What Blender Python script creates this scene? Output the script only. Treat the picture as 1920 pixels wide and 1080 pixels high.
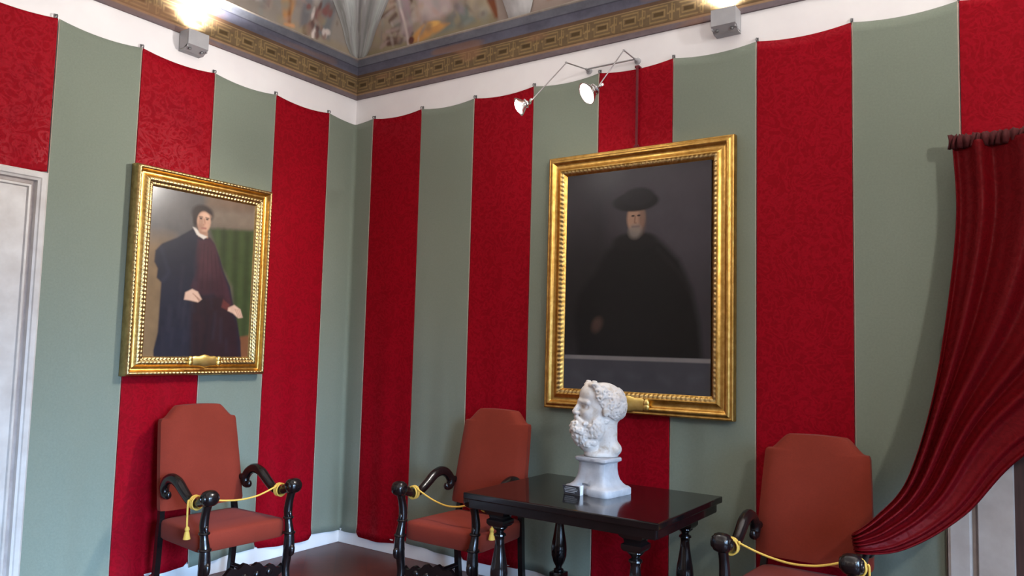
import bpy, bmesh, math, random
import numpy as np
from mathutils import Vector, Matrix

for o in list(bpy.data.objects):
    bpy.data.objects.remove(o)
S = bpy.context.scene
COL = S.collection
PI = math.pi
rnd = random.Random(7)

# ------------------------------------------------------------------ camera
cam_d = bpy.data.cameras.new('camera')
cam = bpy.data.objects.new('camera', cam_d)
COL.objects.link(cam)
YAW, PITCH, ROLL, FPX = .6005, .0770, .0258, 1439.48
fw = Vector((-math.sin(YAW) * math.cos(PITCH), math.cos(YAW) * math.cos(PITCH), math.sin(PITCH)))
rt = Vector((math.cos(YAW), math.sin(YAW), 0))
up = rt.cross(fw)
r2 = math.cos(ROLL) * rt + math.sin(ROLL) * up
u2 = -math.sin(ROLL) * rt + math.cos(ROLL) * up
M = Matrix((r2, u2, -fw)).transposed().to_4x4()
M.translation = (4.7212, -4.4913, 1.6)
cam.matrix_world = M
cam_d.sensor_fit = 'HORIZONTAL'
cam_d.sensor_width = 36
cam_d.lens = FPX / 1920 * 36
cam_d.clip_start = .05
S.camera = cam

# ------------------------------------------------------------------ world, exposure
S.view_settings.view_transform = 'Standard'
S.view_settings.look = 'None'
S.view_settings.gamma = 1
S.view_settings.exposure = -0.1
S.view_settings.use_curve_mapping = False
W = bpy.data.worlds.new('sky')
S.world = W
W.use_nodes = True
W.node_tree.nodes['Background'].inputs[0].default_value = (.55, .72, 1, 1)
W.node_tree.nodes['Background'].inputs[1].default_value = 1.0


def lamp(name, kind, loc, aim, energy, color, parent=None, **kw):
    d = bpy.data.lights.new(name, kind)
    d.energy = energy
    d.color = color
    for k, v in kw.items():
        setattr(d, k, v)
    o = bpy.data.objects.new(name, d)
    COL.objects.link(o)
    o.location = loc
    o.rotation_euler = (Vector(aim) - Vector(loc)).to_track_quat('-Z', 'Y').to_euler()
    if parent is not None:
        o.parent = parent
        o.matrix_parent_inverse = parent.matrix_world.inverted()
    return o


WARM = (1, .985, .965)
DAY = (.42, .66, 1)
# daylight through the two windows in the wall facing the draped corner
lamp('window_daylight', 'AREA', (6.95, -1.75, 1.55), (.6, -1.0, -2.2), 55, DAY, shape='RECTANGLE', size=1.2, size_y=2.0, spread=1.15)
lamp('window_daylight', 'AREA', (6.95, -4.2, 1.55), (0, -2.2, -2.2), 195, DAY, shape='RECTANGLE', size=1.2, size_y=2.0, spread=1.15)

# ------------------------------------------------------------------ materials
def new_mat(name):
    m = bpy.data.materials.new(name)
    m.use_nodes = True
    nt = m.node_tree
    return m, nt, nt.nodes['Principled BSDF']


def mix(nt, fac, a, b, typ='MIX'):
    n = nt.nodes.new('ShaderNodeMix')
    n.data_type = 'RGBA'
    n.blend_type = typ
    for sock, v in ((n.inputs[0], fac), (n.inputs[6], a), (n.inputs[7], b)):
        if hasattr(v, 'is_linked'):
            nt.links.new(v, sock)
        elif isinstance(v, (int, float)):
            sock.default_value = v
        else:
            sock.default_value = (*v, 1)
    return n.outputs[2]


def noise(nt, scale, detail=4, rough=.55, stretch=None, coord='Object', dist=0):
    tc = nt.nodes.new('ShaderNodeTexCoord')
    n = nt.nodes.new('ShaderNodeTexNoise')
    n.inputs['Scale'].default_value = scale
    n.inputs['Detail'].default_value = detail
    n.inputs['Roughness'].default_value = rough
    n.inputs['Distortion'].default_value = dist
    if stretch:
        mp = nt.nodes.new('ShaderNodeMapping')
        mp.inputs['Scale'].default_value = stretch
        nt.links.new(tc.outputs[coord], mp.inputs[0])
        nt.links.new(mp.outputs[0], n.inputs[0])
    else:
        nt.links.new(tc.outputs[coord], n.inputs[0])
    return n.outputs[0]


def ramp(nt, src, stops):
    r = nt.nodes.new('ShaderNodeValToRGB')
    els = r.color_ramp.elements
    while len(els) < len(stops):
        els.new(.5)
    for e, (p, c) in zip(els, stops):
        e.position = p
        e.color = (*c, 1) if not isinstance(c, (int, float)) else (c, c, c, 1)
    nt.links.new(src, r.inputs[0])
    return r.outputs[0]


def bump(nt, bsdf, src, strength, dist=.01):
    b = nt.nodes.new('ShaderNodeBump')
    b.inputs['Strength'].default_value = strength
    b.inputs['Distance'].default_value = dist
    nt.links.new(src, b.inputs['Height'])
    nt.links.new(b.outputs[0], bsdf.inputs['Normal'])


def simple(name, a, b=None, scale=20, rough=.6, metal=0, bstr=0, bscale=80, bdist=.004, coat=0, stretch=None, sheen=0):
    m, nt, p = new_mat(name)
    if b is None:
        b = tuple(min(1, c * 1.15) for c in a)
    c = mix(nt, ramp(nt, noise(nt, scale, stretch=stretch), [(.3, 0.), (.7, 1.)]), a, b)
    nt.links.new(c, p.inputs['Base Color'])
    p.inputs['Roughness'].default_value = rough
    p.inputs['Metallic'].default_value = metal
    p.inputs['Coat Weight'].default_value = coat
    p.inputs['Sheen Weight'].default_value = sheen
    if bstr:
        bump(nt, p, noise(nt, bscale), bstr, bdist)
    return m


def vcol(name, rough=.6, coat=0, bstr=0, bscale=120, spec=.5):
    m, nt, p = new_mat(name)
    a = nt.nodes.new('ShaderNodeVertexColor')
    a.layer_name = 'paint'
    nt.links.new(a.outputs[0], p.inputs['Base Color'])
    p.inputs['Roughness'].default_value = rough
    p.inputs['Coat Weight'].default_value = coat
    p.inputs['Coat Roughness'].default_value = .2
    p.inputs['Specular IOR Level'].default_value = spec
    if bstr:
        bump(nt, p, noise(nt, bscale), bstr, .003)
    return m


def srgb(*c):
    f = lambda v: v / 12.92 if v <= .04045 else ((v + .055) / 1.055) ** 2.4
    return tuple(f(v / 255) for v in c)


MT = {}
MT['plaster'] = simple('white_plaster', (.84, .81, .82), (.90, .88, .88), 3, .85, bstr=.1, bscale=30)
MT['room'] = simple('room_plaster', (.54, .49, .44), (.60, .54, .48), 3, .85)
MT['vault'] = simple('vault_fresco', (.66, .62, .58), (.54, .53, .52), 2.5, .85)
MT['skirting'] = simple('skirting_paint', (.84, .85, .86), (.90, .90, .90), 6, .55, bstr=.05)
MT['stone'] = simple('pale_marble', (.46, .42, .39), (.60, .57, .54), 7, .45, bstr=.06, bscale=40)
MT['stone_groove'] = simple('dusty_marble', (.30, .25, .23), (.42, .36, .33), 12, .6)  # darker tone for the groove faces of the door surrounds
MT['dark_door'] = simple('dark_door_wood', (.05, .03, .03), (.09, .05, .045), 12, .4, stretch=(6, 6, .5))
MT['gold'] = simple('gilt_leaf', (.46, .25, .055), (.72, .44, .13), 26, .33, 1, bstr=.25, bscale=60, bdist=.003)
MT['gold_pale'] = simple('pale_gilt_leaf', (.42, .29, .115), (.64, .47, .22), 26, .36, 1, bstr=.25, bscale=60, bdist=.003)
MT['plate'] = simple('polished_gilt', (.82, .58, .16), (.9, .68, .25), 30, .38, 1)
MT['black_wood'] = simple('ebonised_wood', (.004, .003, .0035), (.010, .006, .006), 14, .22, coat=.1, bstr=.12, bscale=45)
MT['table_wood'] = simple('polished_black_wood', (.004, .003, .003), (.008, .005, .005), 10, .12, coat=.2)
MT['cord'] = simple('yellow_cord', (.62, .35, .05), (.8, .5, .09), 300, .75)
MT['metal'] = simple('grey_metal', (.42, .42, .43), (.5, .5, .5), 40, .35, .9)
MT['chrome'] = simple('lamp_chrome', (.75, .75, .76), (.82, .82, .82), 40, .15, 1)
MT['lampbox'] = simple('grey_enamel', (.36, .36, .38), (.40, .40, .41), 15, .5)
MT['bolt'] = simple('bolt_steel', (.16, .16, .17), (.22, .22, .22), 40, .4, .8)
MT['selvage'] = simple('beige_selvage', (.40, .30, .24), (.46, .35, .28), 40, .85)
MT['strap'] = simple('maroon_strap', (.10, .008, .014), (.15, .012, .02), 40, .8)
MT['placard'] = simple('dark_placard', (.045, .04, .045), (.07, .065, .07), 40, .3)
MT['print'] = simple('placard_print', (.55, .55, .55), (.6, .6, .6), 40, .6)
MT['acrylic'] = simple('placard_edge', (.75, .75, .76), (.8, .8, .8), 40, .2)
MT['canvas'] = vcol('oil_paint', .5, .7, .10, 160, .2)
MT['canvas_dark'] = vcol('dark_oil_paint', .5, .25, .10, 160, .15)
MT['fresco'] = vcol('fresco_paint', .85, 0, .15, 60, .2)


def sage():
    m, nt, p = new_mat('sage_green_cloth')
    f1 = noise(nt, 1.6, 3)
    f2 = noise(nt, 90, 5, .7)
    c = mix(nt, ramp(nt, f1, [(.3, 0.), (.7, 1.)]), (.208, .240, .190), (.220, .253, .204))
    c = mix(nt, ramp(nt, f2, [(.35, .0), (.65, .35)]), c, (.155, .182, .142))
    nt.links.new(c, p.inputs['Base Color'])
    p.inputs['Roughness'].default_value = .9
    p.inputs['Specular IOR Level'].default_value = .15
    p.inputs['Sheen Weight'].default_value = .12
    bump(nt, p, noise(nt, 260, 4, .7), .25, .002)
    return m


def damask(name, dark, light, sc=11):
    m, nt, p = new_mat(name)
    f = noise(nt, sc, 2.5, .5, dist=2.2)
    pat = ramp(nt, f, [(.40, 0.), (.455, 1.), (.53, 1.), (.58, 0.)])
    f3 = noise(nt, 75, 5, .7)
    c = mix(nt, pat, dark, light)
    c = mix(nt, ramp(nt, f3, [(.35, 0.), (.7, .45)]), c, tuple(x * .55 for x in dark))
    nt.links.new(c, p.inputs['Base Color'])
    rr = ramp(nt, pat, [(0, .68), (1, .42)])
    nt.links.new(rr, p.inputs['Roughness'])
    p.inputs['Specular IOR Level'].default_value = .07
    bump(nt, p, f3, .3, .002)
    return m


MT['sage'] = sage()
MT['red'] = damask('red_damask', (.265, .0020, .0085), (.32, .0028, .012))
MT['curtain'] = damask('curtain_damask', (.105, .0016, .0035), (.125, .002, .0045), 14)
MT['curtain_ruffle'] = simple('curtain_ruffle_cloth', (.055, .001, .002), (.075, .0015, .003), 60, .85, bstr=.3)


def chaircloth():
    m, nt, p = new_mat('terracotta_velvet')
    c = mix(nt, ramp(nt, noise(nt, 4, 4), [(.3, 0.), (.7, 1.)]), (.19, .023, .0105), (.222, .029, .0145))
    c = mix(nt, ramp(nt, noise(nt, 130, 4, .7), [(.4, 0.), (.7, .4)]), c, (.15, .020, .011))
    nt.links.new(c, p.inputs['Base Color'])
    p.inputs['Roughness'].default_value = .85
    p.inputs['Specular IOR Level'].default_value = .2
    p.inputs['Sheen Weight'].default_value = .04
    bump(nt, p, noise(nt, 220, 4, .7), .25, .002)
    return m


MT['velvet'] = chaircloth()


def marble():
    m, nt, p = new_mat('weathered_marble')
    c = mix(nt, ramp(nt, noise(nt, 14, 5, .6), [(.35, 0.), (.65, 1.)]), (.58, .53, .49), (.70, .66, .62))
    c = mix(nt, ramp(nt, noise(nt, 22, 6, .65, dist=.6), [(.50, 0.), (.66, .6)]), c, (.44, .33, .23))
    nt.links.new(c, p.inputs['Base Color'])
    p.inputs['Roughness'].default_value = .6
    bump(nt, p, noise(nt, 120, 5, .7), .25, .004)
    return m


MT['marble'] = marble()


def floor_mat():
    m, nt, p = new_mat('terracotta_tiles')
    tc = nt.nodes.new('ShaderNodeTexCoord')
    mp = nt.nodes.new('ShaderNodeMapping')
    mp.inputs['Rotation'].default_value = (0, 0, .78)
    b = nt.nodes.new('ShaderNodeTexBrick')
    b.offset = 0
    b.inputs['Scale'].default_value = 1
    b.inputs['Brick Width'].default_value = .22
    b.inputs['Row Height'].default_value = .22
    b.inputs['Mortar Size'].default_value = .003
    b.inputs['Color1'].default_value = (.070, .022, .016, 1)
    b.inputs['Color2'].default_value = (.105, .030, .020, 1)
    b.inputs['Mortar'].default_value = (.05, .025, .02, 1)
    nt.links.new(tc.outputs['Object'], mp.inputs[0])
    nt.links.new(mp.outputs[0], b.inputs[0])
    c = mix(nt, ramp(nt, noise(nt, 6, 5), [(.35, 0.), (.7, .5)]), b.outputs[0], (.05, .022, .02))
    nt.links.new(c, p.inputs['Base Color'])
    p.inputs['Roughness'].default_value = .38
    p.inputs['Specular IOR Level'].default_value = .3
    bump(nt, p, noise(nt, 25, 4), .12, .004)
    return m


MT['floor'] = floor_mat()


def emitter(name, col, strength):
    m, nt, p = new_mat(name)
    p.inputs['Base Color'].default_value = (*col, 1)
    p.inputs['Emission Color'].default_value = (*col, 1)
    p.inputs['Emission Strength'].default_value = strength
    return m


MT['bulb'] = emitter('halogen_glow', (1, .95, .86), 60)
MT['tube'] = emitter('uplight_tube', (1, .84, .60), 8)

# ------------------------------------------------------------------ object helpers
def obj(name, verts, faces, mats, parent=None, smooth=True, fmat=None):
    me = bpy.data.meshes.new(name)
    me.from_pydata([tuple(v) for v in verts], [], faces)
    if not isinstance(mats, (list, tuple)):
        mats = [mats]
    for m in mats:
        me.materials.append(m)
    if fmat is not None:
        me.polygons.foreach_set('material_index', list(fmat))
    me.polygons.foreach_set('use_smooth', [bool(smooth)] * len(me.polygons))
    me.update()
    o = bpy.data.objects.new(name, me)
    COL.objects.link(o)
    if parent is not None:
        o.parent = parent
    return o


def thing(name, label, cat, loc=(0, 0, 0), rotz=0, group=None):
    o = bpy.data.objects.new(name, None)
    o.empty_display_size = .05
    COL.objects.link(o)
    o.location = loc
    o.rotation_euler = (0, 0, rotz)
    return tag(o, label, cat, group)


def tag(o, label, cat, group=None):
    o['label'] = label
    o['category'] = cat
    if group:
        o['group'] = group
    return o


def struct(o):
    o['kind'] = 'structure'
    return o


class G:
    """collects shapes into one mesh"""
    def __init__(s):
        s.v, s.f, s.m = [], [], []

    def add(s, v, f, m=0):
        b = len(s.v)
        s.v += [tuple(x) for x in v]
        s.f += [tuple(i + b for i in q) for q in f]
        s.m += [m] * len(f)
        return s

    def box(s, c, d, bev=0, rot=None, m=0):
        bm = bmesh.new()
        bmesh.ops.create_cube(bm, size=1)
        bmesh.ops.scale(bm, vec=d, verts=bm.verts)
        if bev:
            bmesh.ops.bevel(bm, geom=bm.edges[:], offset=bev, segments=2, affect='EDGES', profile=.6)
        if rot is not None:
            bmesh.ops.transform(bm, matrix=rot.to_4x4(), verts=bm.verts)
        bm.verts.index_update()
        v = [x.co + Vector(c) for x in bm.verts]
        f = [[w.index for w in q.verts] for q in bm.faces]
        bm.free()
        return s.add(v, f, m)

    def loft(s, rings, cap=True, close=True, m=0):
        n = len(rings[0])
        v = [x for r in rings for x in r]
        f = []
        for i in range(len(rings) - 1):
            for j in range(n if close else n - 1):
                k = (j + 1) % n
                f.append((i * n + j, i * n + k, (i + 1) * n + k, (i + 1) * n + j))
        if cap and close:
            f.append(tuple(range(n))[::-1])
            f.append(tuple((len(rings) - 1) * n + j for j in range(n)))
        return s.add(v, f, m)

    def tube(s, pts, rad, n=12, sub=6, m=0, flat=1.0):
        P, Rr = smooth_path(pts, rad, sub)
        rings = []
        t0 = (P[1] - P[0]).normalized()
        nrm = t0.orthogonal().normalized()
        for i, p in enumerate(P):
            t = (P[min(i + 1, len(P) - 1)] - P[max(i - 1, 0)]).normalized()
            nrm = (nrm - t * nrm.dot(t)).normalized()
            b = t.cross(nrm)
            rings.append([p + Rr[i] * (math.cos(a) * nrm + flat * math.sin(a) * b) for a in [2 * PI * k / n for k in range(n)]])
        return s.loft(rings, m=m)

    def lathe(s, prof, c=(0, 0, 0), n=24, axis='Z', m=0):
        rings = []
        for r, z in prof:
            ring = []
            for k in range(n):
                a = 2 * PI * k / n
                x, y = r * math.cos(a), r * math.sin(a)
                q = {'Z': (x, y, z), 'X': (z, x, y), 'Y': (y, z, x)}[axis]
                ring.append(Vector(q) + Vector(c))
            rings.append(ring)
        return s.loft(rings, m=m)

    def ball(s, c, r, n=14, m=0, sq=(1, 1, 1)):
        prof = [(max(r * math.sin(PI * i / n), 1e-4), -r * math.cos(PI * i / n)) for i in range(n + 1)]
        b = len(s.v)
        s.lathe(prof, (0, 0, 0), 2 * n, m=m)
        for i in range(b, len(s.v)):
            x = s.v[i]
            s.v[i] = (x[0] * sq[0] + c[0], x[1] * sq[1] + c[1], x[2] * sq[2] + c[2])
        return s

    def torus(s, c, R, r, axis='Z', n=20, k=8, m=0, sq=(1, 1, 1)):
        v, f = [], []
        for i in range(n):
            a = 2 * PI * i / n
            for j in range(k):
                b = 2 * PI * j / k
                x, y, z = (R + r * math.cos(b)) * math.cos(a), (R + r * math.cos(b)) * math.sin(a), r * math.sin(b)
                q = {'Z': (x, y, z), 'X': (z, x, y), 'Y': (x, z, y)}[axis]
                v.append((q[0] * sq[0] + c[0], q[1] * sq[1] + c[1], q[2] * sq[2] + c[2]))
                f.append((i * k + j, ((i + 1) % n) * k + j, ((i + 1) % n) * k + (j + 1) % k, i * k + (j + 1) % k))
        return s.add(v, f, m)

    def obj(s, name, mats, parent=None, smooth=True):
        o = obj(name, s.v, s.f, mats, parent, smooth, s.m)
        bm = bmesh.new()
        bm.from_mesh(o.data)
        bmesh.ops.recalc_face_normals(bm, faces=bm.faces)
        if smooth:
            for e in bm.edges:
                if len(e.link_faces) == 2 and e.calc_face_angle(0) > .75:
                    e.smooth = False
        bm.to_mesh(o.data)
        bm.free()
        return o


def smooth_path(pts, rad, sub):
    pts = [Vector(p) for p in pts]
    if not hasattr(rad, '__len__'):
        rad = [rad] * len(pts)
    if len(pts) == 2 or sub <= 1:
        return pts, list(rad)
    P, R = [], []
    for i in range(len(pts) - 1):
        a, b, c, d = pts[max(i - 1, 0)], pts[i], pts[i + 1], pts[min(i + 2, len(pts) - 1)]
        for k in range(sub):
            t = k / sub
            P.append(.5 * ((2 * b) + (c - a) * t + (2 * a - 5 * b + 4 * c - d) * t * t + (3 * b - a - 3 * c + d) * t ** 3))
            R.append(rad[i] * (1 - t) + rad[i + 1] * t)
    P.append(pts[-1])
    R.append(rad[-1])
    return P, R


def grid_obj(name, V, mats, parent=None, colors=None, colmat=None, smooth=True, flip=False):
    """V: ny x nx x 3 array; colors ny x nx x 3 (linear)"""
    ny, nx = V.shape[:2]
    idx = np.arange(ny * nx).reshape(ny, nx)
    q = np.stack([idx[:-1, :-1], idx[:-1, 1:], idx[1:, 1:], idx[1:, :-1]], -1).reshape(-1, 4)
    if flip:
        q = q[:, ::-1]
    me = bpy.data.meshes.new(name)
    me.vertices.add(ny * nx)
    me.vertices.foreach_set('co', V.reshape(-1).astype(np.float32))
    n = len(q)
    me.loops.add(4 * n)
    me.loops.foreach_set('vertex_index', q.reshape(-1).astype(np.int32))
    me.polygons.add(n)
    me.polygons.foreach_set('loop_start', np.arange(0, 4 * n, 4, dtype=np.int32))
    me.polygons.foreach_set('loop_total', np.full(n, 4, dtype=np.int32))
    if not isinstance(mats, (list, tuple)):
        mats = [mats]
    for m in mats:
        me.materials.append(m)
    if colmat is not None:
        me.polygons.foreach_set('material_index', np.tile(np.asarray(colmat, dtype=np.int32), ny - 1))
    me.update(calc_edges=True)
    me.polygons.foreach_set('use_smooth', [smooth] * n)
    if colors is not None:
        a = me.color_attributes.new('paint', 'FLOAT_COLOR', 'POINT')
        c = np.ones((ny * nx, 4), dtype=np.float32)
        c[:, :3] = colors.reshape(-1, 3)
        a.data.foreach_set('color', c.reshape(-1))
    me.validate()
    o = bpy.data.objects.new(name, me)
    COL.objects.link(o)
    if parent is not None:
        o.parent = parent
    return o


# ------------------------------------------------------------------ painter for oil paint and fresco surfaces
class Paint:
    def __init__(s, w, h, nx, ny, base, seed=1):
        s.w, s.h, s.nx, s.ny = w, h, nx, ny
        s.X, s.Y = np.meshgrid(np.linspace(0, w, nx), np.linspace(0, h, ny))
        s.c = np.empty((ny, nx, 3))
        s.c[:] = srgb(*base)
        s.r = np.random.RandomState(seed)

    def lay(s, a, col):
        s.c += (np.array(srgb(*col)) - s.c) * np.clip(a, 0, 1)[..., None]

    def poly(s, pts, col, soft=.01, op=1):
        p = np.array(pts, float)
        d = np.full(s.X.shape, 1e9)
        ins = np.zeros(s.X.shape, bool)
        for (x0, y0), (x1, y1) in zip(p, np.roll(p, -1, 0)):
            ex, ey = x1 - x0, y1 - y0
            t = np.clip(((s.X - x0) * ex + (s.Y - y0) * ey) / (ex * ex + ey * ey + 1e-12), 0, 1)
            d = np.minimum(d, np.hypot(s.X - x0 - t * ex, s.Y - y0 - t * ey))
            if y0 != y1:
                cr = ((y0 > s.Y) != (y1 > s.Y)) & (s.X < (x1 - x0) * (s.Y - y0) / (y1 - y0) + x0)
                ins ^= cr
        d = np.where(ins, -d, d)
        s.lay(op * np.clip(.5 - d / soft, 0, 1), col)

    def ell(s, cx, cy, rx, ry, col, soft=.2, op=1, rot=0):
        c, n = math.cos(rot), math.sin(rot)
        u = ((s.X - cx) * c + (s.Y - cy) * n) / rx
        v = (-(s.X - cx) * n + (s.Y - cy) * c) / ry
        d = np.hypot(u, v) - 1
        s.lay(op * np.clip(.5 - d / soft, 0, 1), col)

    def line(s, pts, wd, col, soft=None, op=1):
        soft = soft or wd
        d = np.full(s.X.shape, 1e9)
        for (x0, y0), (x1, y1) in zip(pts[:-1], pts[1:]):
            ex, ey = x1 - x0, y1 - y0
            t = np.clip(((s.X - x0) * ex + (s.Y - y0) * ey) / (ex * ex + ey * ey + 1e-12), 0, 1)
            d = np.minimum(d, np.hypot(s.X - x0 - t * ex, s.Y - y0 - t * ey))
        s.lay(op * np.clip(.5 - (d - wd) / soft, 0, 1), col)

    def noise(s, cell, cellx=None):
        cx = cellx or cell
        gx, gy = int(s.w / cx) + 3, int(s.h / cell) + 3
        g = s.r.rand(gy, gx)
        x, y = s.X / cx, s.Y / cell
        i, j = x.astype(int), y.astype(int)
        u, v = x - i, y - j
        u, v = u * u * (3 - 2 * u), v * v * (3 - 2 * v)
        return (g[j, i] * (1 - u) + g[j, i + 1] * u) * (1 - v) + (g[j + 1, i] * (1 - u) + g[j + 1, i + 1] * u) * v

    def mottle(s, amt, cell, cellx=None):
        n = sum(s.noise(cell / 2 ** k, (cellx or cell) / 2 ** k) / 2 ** k for k in range(4)) / 1.875
        s.c *= (1 + amt * (n - .5) * 2)[..., None]


# ================================================================== the room shell
RX, RY, RZ = 7.0, -7.0, 5.2


def quad(name, pts, m):
    return struct(obj(name, pts, [(0, 1, 2, 3)], m, smooth=False))


quad('floor', [(0, 0, 0), (0, RY, 0), (RX, RY, 0), (RX, 0, 0)], MT['floor'])
g = G()
g.box((-.1, RY / 2, RZ / 2), (.2, -RY + .4, RZ))
struct(g.obj('wall_left', MT['plaster'], smooth=False))
g = G()
g.box((RX / 2, .1, RZ / 2), (RX, .2, RZ))
struct(g.obj('wall_right', MT['plaster'], smooth=False))
g = G()
g.box((RX / 2, RY - .1, RZ / 2), (RX, .2, RZ))
struct(g.obj('wall_rear', MT['room'], smooth=False))
# window wall: two tall openings with frames
g = G()
WIN = [(-2.45, -1.05), (-4.9, -3.5)]
zs0, zs1 = .35, 2.7
xw = RX + .1
g.box((xw, RY / 2, zs0 / 2), (.2, -RY, zs0))
g.box((xw, RY / 2, (zs1 + RZ) / 2), (.2, -RY, RZ - zs1))
for a, b in ((RY, -4.9), (-3.5, -2.45), (-1.05, 0)):
    g.box((xw, (a + b) / 2, (zs0 + zs1) / 2), (.2, b - a, zs1 - zs0))
struct(g.obj('wall_window', MT['room'], smooth=False))
for k, (a, b) in enumerate(WIN):
    g = G()
    for yy in (a + .03, b - .03, (a + b) / 2):
        g.box((RX + .1, yy, (zs0 + zs1) / 2), (.05, .06, zs1 - zs0))
    for zz in (zs0 + .03, zs1 - .03, 1.9):
        g.box((RX + .1, (a + b) / 2, zz), (.05, b - a, .06))
    struct(g.obj('window_%d' % (k + 1), MT['skirting'], smooth=False))

# ---- painted zone above the frieze (the foot of the vault) and the flat crown of the ceiling, one mesh each side joined to the ceiling
Z0, ZF1, ZC1 = 3.65, 3.865, 3.985


def vault_face(side):
    L = 3.0
    hgt = .62
    nx, ny = 500, 104
    P = Paint(L, hgt, nx, ny, (140, 130, 122), 11 if side == 'R' else 12)
    Y = lambda z: hgt - (z - ZC1)          # paint v from z
    P.mottle(.12, .4)
    if side == 'R':      # u = x
        P.poly([(.15, Y(3.99)), (.15, Y(4.7)), (1.6, Y(4.7)), (1.42, Y(4.2)), (1.46, Y(4.0)), (1.46, Y(3.98))], (134, 122, 108), .02)
        P.poly([(.1, Y(3.97)), (.1, Y(4.06)), (1.45, Y(4.10)), (1.45, Y(3.97))], (128, 118, 96), .05)       # olive ground
        P.poly([(.78, Y(4.12)), (1.2, Y(4.20)), (1.25, Y(4.06)), (.8, Y(4.04))], (106, 112, 106), .05)      # grey green bank
        P.poly([(.70, Y(4.7)), (.72, Y(4.16)), (.95, Y(4.16)), (1.04, Y(4.2)), (1.02, Y(4.7))], (158, 142, 140), .05)   # pale mauve cloth
        P.poly([(1.04, Y(4.7)), (1.06, Y(4.16)), (1.15, Y(4.14)), (1.18, Y(4.7))], (126, 118, 120), .04)    # grey drape
        P.poly([(1.2, Y(4.7)), (1.2, Y(4.12)), (1.42, Y(4.1)), (1.40, Y(4.7))], (150, 138, 118), .05)
        P.poly([(1.33, Y(4.7)), (1.37, Y(4.18)), (1.43, Y(4.05)), (1.47, Y(4.03)), (1.43, Y(4.25)), (1.41, Y(4.7))], (112, 66, 44), .03)   # brown arch edge
        for k in range(26):       # dark brown branches and folds
            u, z = .26 + P.r.rand() * .34, 4.05 + P.r.rand() * .4
            l = .05 + P.r.rand() * .11
            P.line([(u, Y(z)), (u + l, Y(z + (P.r.rand() - .4) * .08))], .008 + P.r.rand() * .012, (82, 60, 54) if k % 3 else (150, 130, 124), .02, .75)
        P.poly([(.52, Y(4.7)), (.50, Y(4.14)), (.56, Y(4.04)), (.62, Y(4.12)), (.66, Y(4.7))], (134, 116, 118), .03)   # mauve figure
        P.line([(.56, Y(4.7)), (.53, Y(4.3)), (.57, Y(4.02))], .012, (176, 160, 156), .02)
        P.poly([(.58, Y(4.03)), (.64, Y(4.10)), (.76, Y(4.16)), (.9, Y(4.13)), (1.0, Y(4.10)), (.9, Y(4.06)), (.7, Y(4.02))], (176, 130, 78), .03)   # reclining figure in ochre
        P.ell(.82, Y(4.13), .08, .022, (196, 152, 88), .6)
        P.ell(.60, Y(4.05), .03, .03, (92, 56, 48), .6)
        P.poly([(1.46, Y(3.9)), (1.46, Y(4.7)), (3, Y(4.7)), (3, Y(3.9))], (140, 126, 118), .02)
        P.poly([(1.9, Y(4.08)), (1.98, Y(4.7)), (2.7, Y(4.7)), (2.7, Y(4.12))], (136, 96, 78), .05)
        P.mottle(.14, .12)
    else:                # u = -y
        P.poly([(.1, Y(3.98)), (.16, Y(4.7)), (1.9, Y(4.7)), (1.9, Y(3.98))], (136, 128, 120), .02)
        P.poly([(.1, Y(3.97)), (.1, Y(4.07)), (.8, Y(4.09)), (.8, Y(3.97))], (140, 128, 112), .04)
        P.poly([(.50, Y(4.06)), (.50, Y(4.7)), (.30, Y(4.7)), (.34, Y(4.06))], (108, 110, 112), .05)
        P.poly([(.80, Y(4.06)), (.74, Y(4.06)), (.70, Y(4.3)), (.76, Y(4.7)), (.93, Y(4.7)), (.88, Y(4.3))], (168, 126, 84), .03)     # ochre drapery
        P.line([(.74, Y(4.04)), (.78, Y(4.3)), (.80, Y(4.7))], .012, (122, 80, 52), .03)
        P.line([(.78, Y(4.03)), (.70, Y(4.045))], .014, (180, 136, 100), .02)
        P.poly([(.64, Y(4.06)), (.56, Y(4.1)), (.56, Y(4.7)), (.68, Y(4.7))], (110, 108, 110), .04)
        for k in range(22):       # cluster of small figures
            u, z = .34 + P.r.rand() * .26, 4.03 + P.r.rand() * .25
            P.ell(u, Y(z), .012 + .02 * P.r.rand(), .02 + .03 * P.r.rand(), [(118, 78, 74), (196, 184, 178), (128, 104, 96), (92, 66, 62)][k % 4], .8, .85)
        P.poly([(1.18, Y(4.12)), (1.13, Y(4.7)), (1.05, Y(4.7)), (1.06, Y(4.14))], (66, 60, 66), .02)
        P.poly([(1.06, Y(4.1)), (1.05, Y(4.7)), (.97, Y(4.7)), (1.0, Y(4.12))], (158, 152, 150), .02)
        P.poly([(1.0, Y(4.12)), (.97, Y(4.7)), (.90, Y(4.7)), (.94, Y(4.1))], (98, 94, 98), .02)
        P.poly([(1.2, Y(4.1)), (1.2, Y(4.7)), (1.6, Y(4.7)), (1.6, Y(4.1))], (150, 142, 140), .06)
        P.mottle(.14, .12)
    for k in range(70):       # faded brush marks over the whole scene
        u, z = .2 + P.r.rand() * 1.3, 4.03 + P.r.rand() * .42
        c = [(168, 158, 152), (112, 104, 104), (140, 130, 104), (124, 128, 124), (160, 132, 118), (100, 86, 80)][k % 6]
        P.ell(u, Y(z), .015 + .05 * P.r.rand(), .01 + .03 * P.r.rand(), c, 1.2, .45, P.r.rand() * 3)
    P.c *= 1.28
    V = np.zeros((ny, nx, 3))
    z = ZC1 + hgt - P.Y
    lean = .002 + .25 * np.clip((z - ZC1) / .62, 0, 1) ** 2
    if side == 'R':
        V[..., 0], V[..., 1] = P.X, -lean
    else:
        V[..., 0], V[..., 1] = lean, -P.X
    V[..., 2] = z
    return V, P.c


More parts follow.
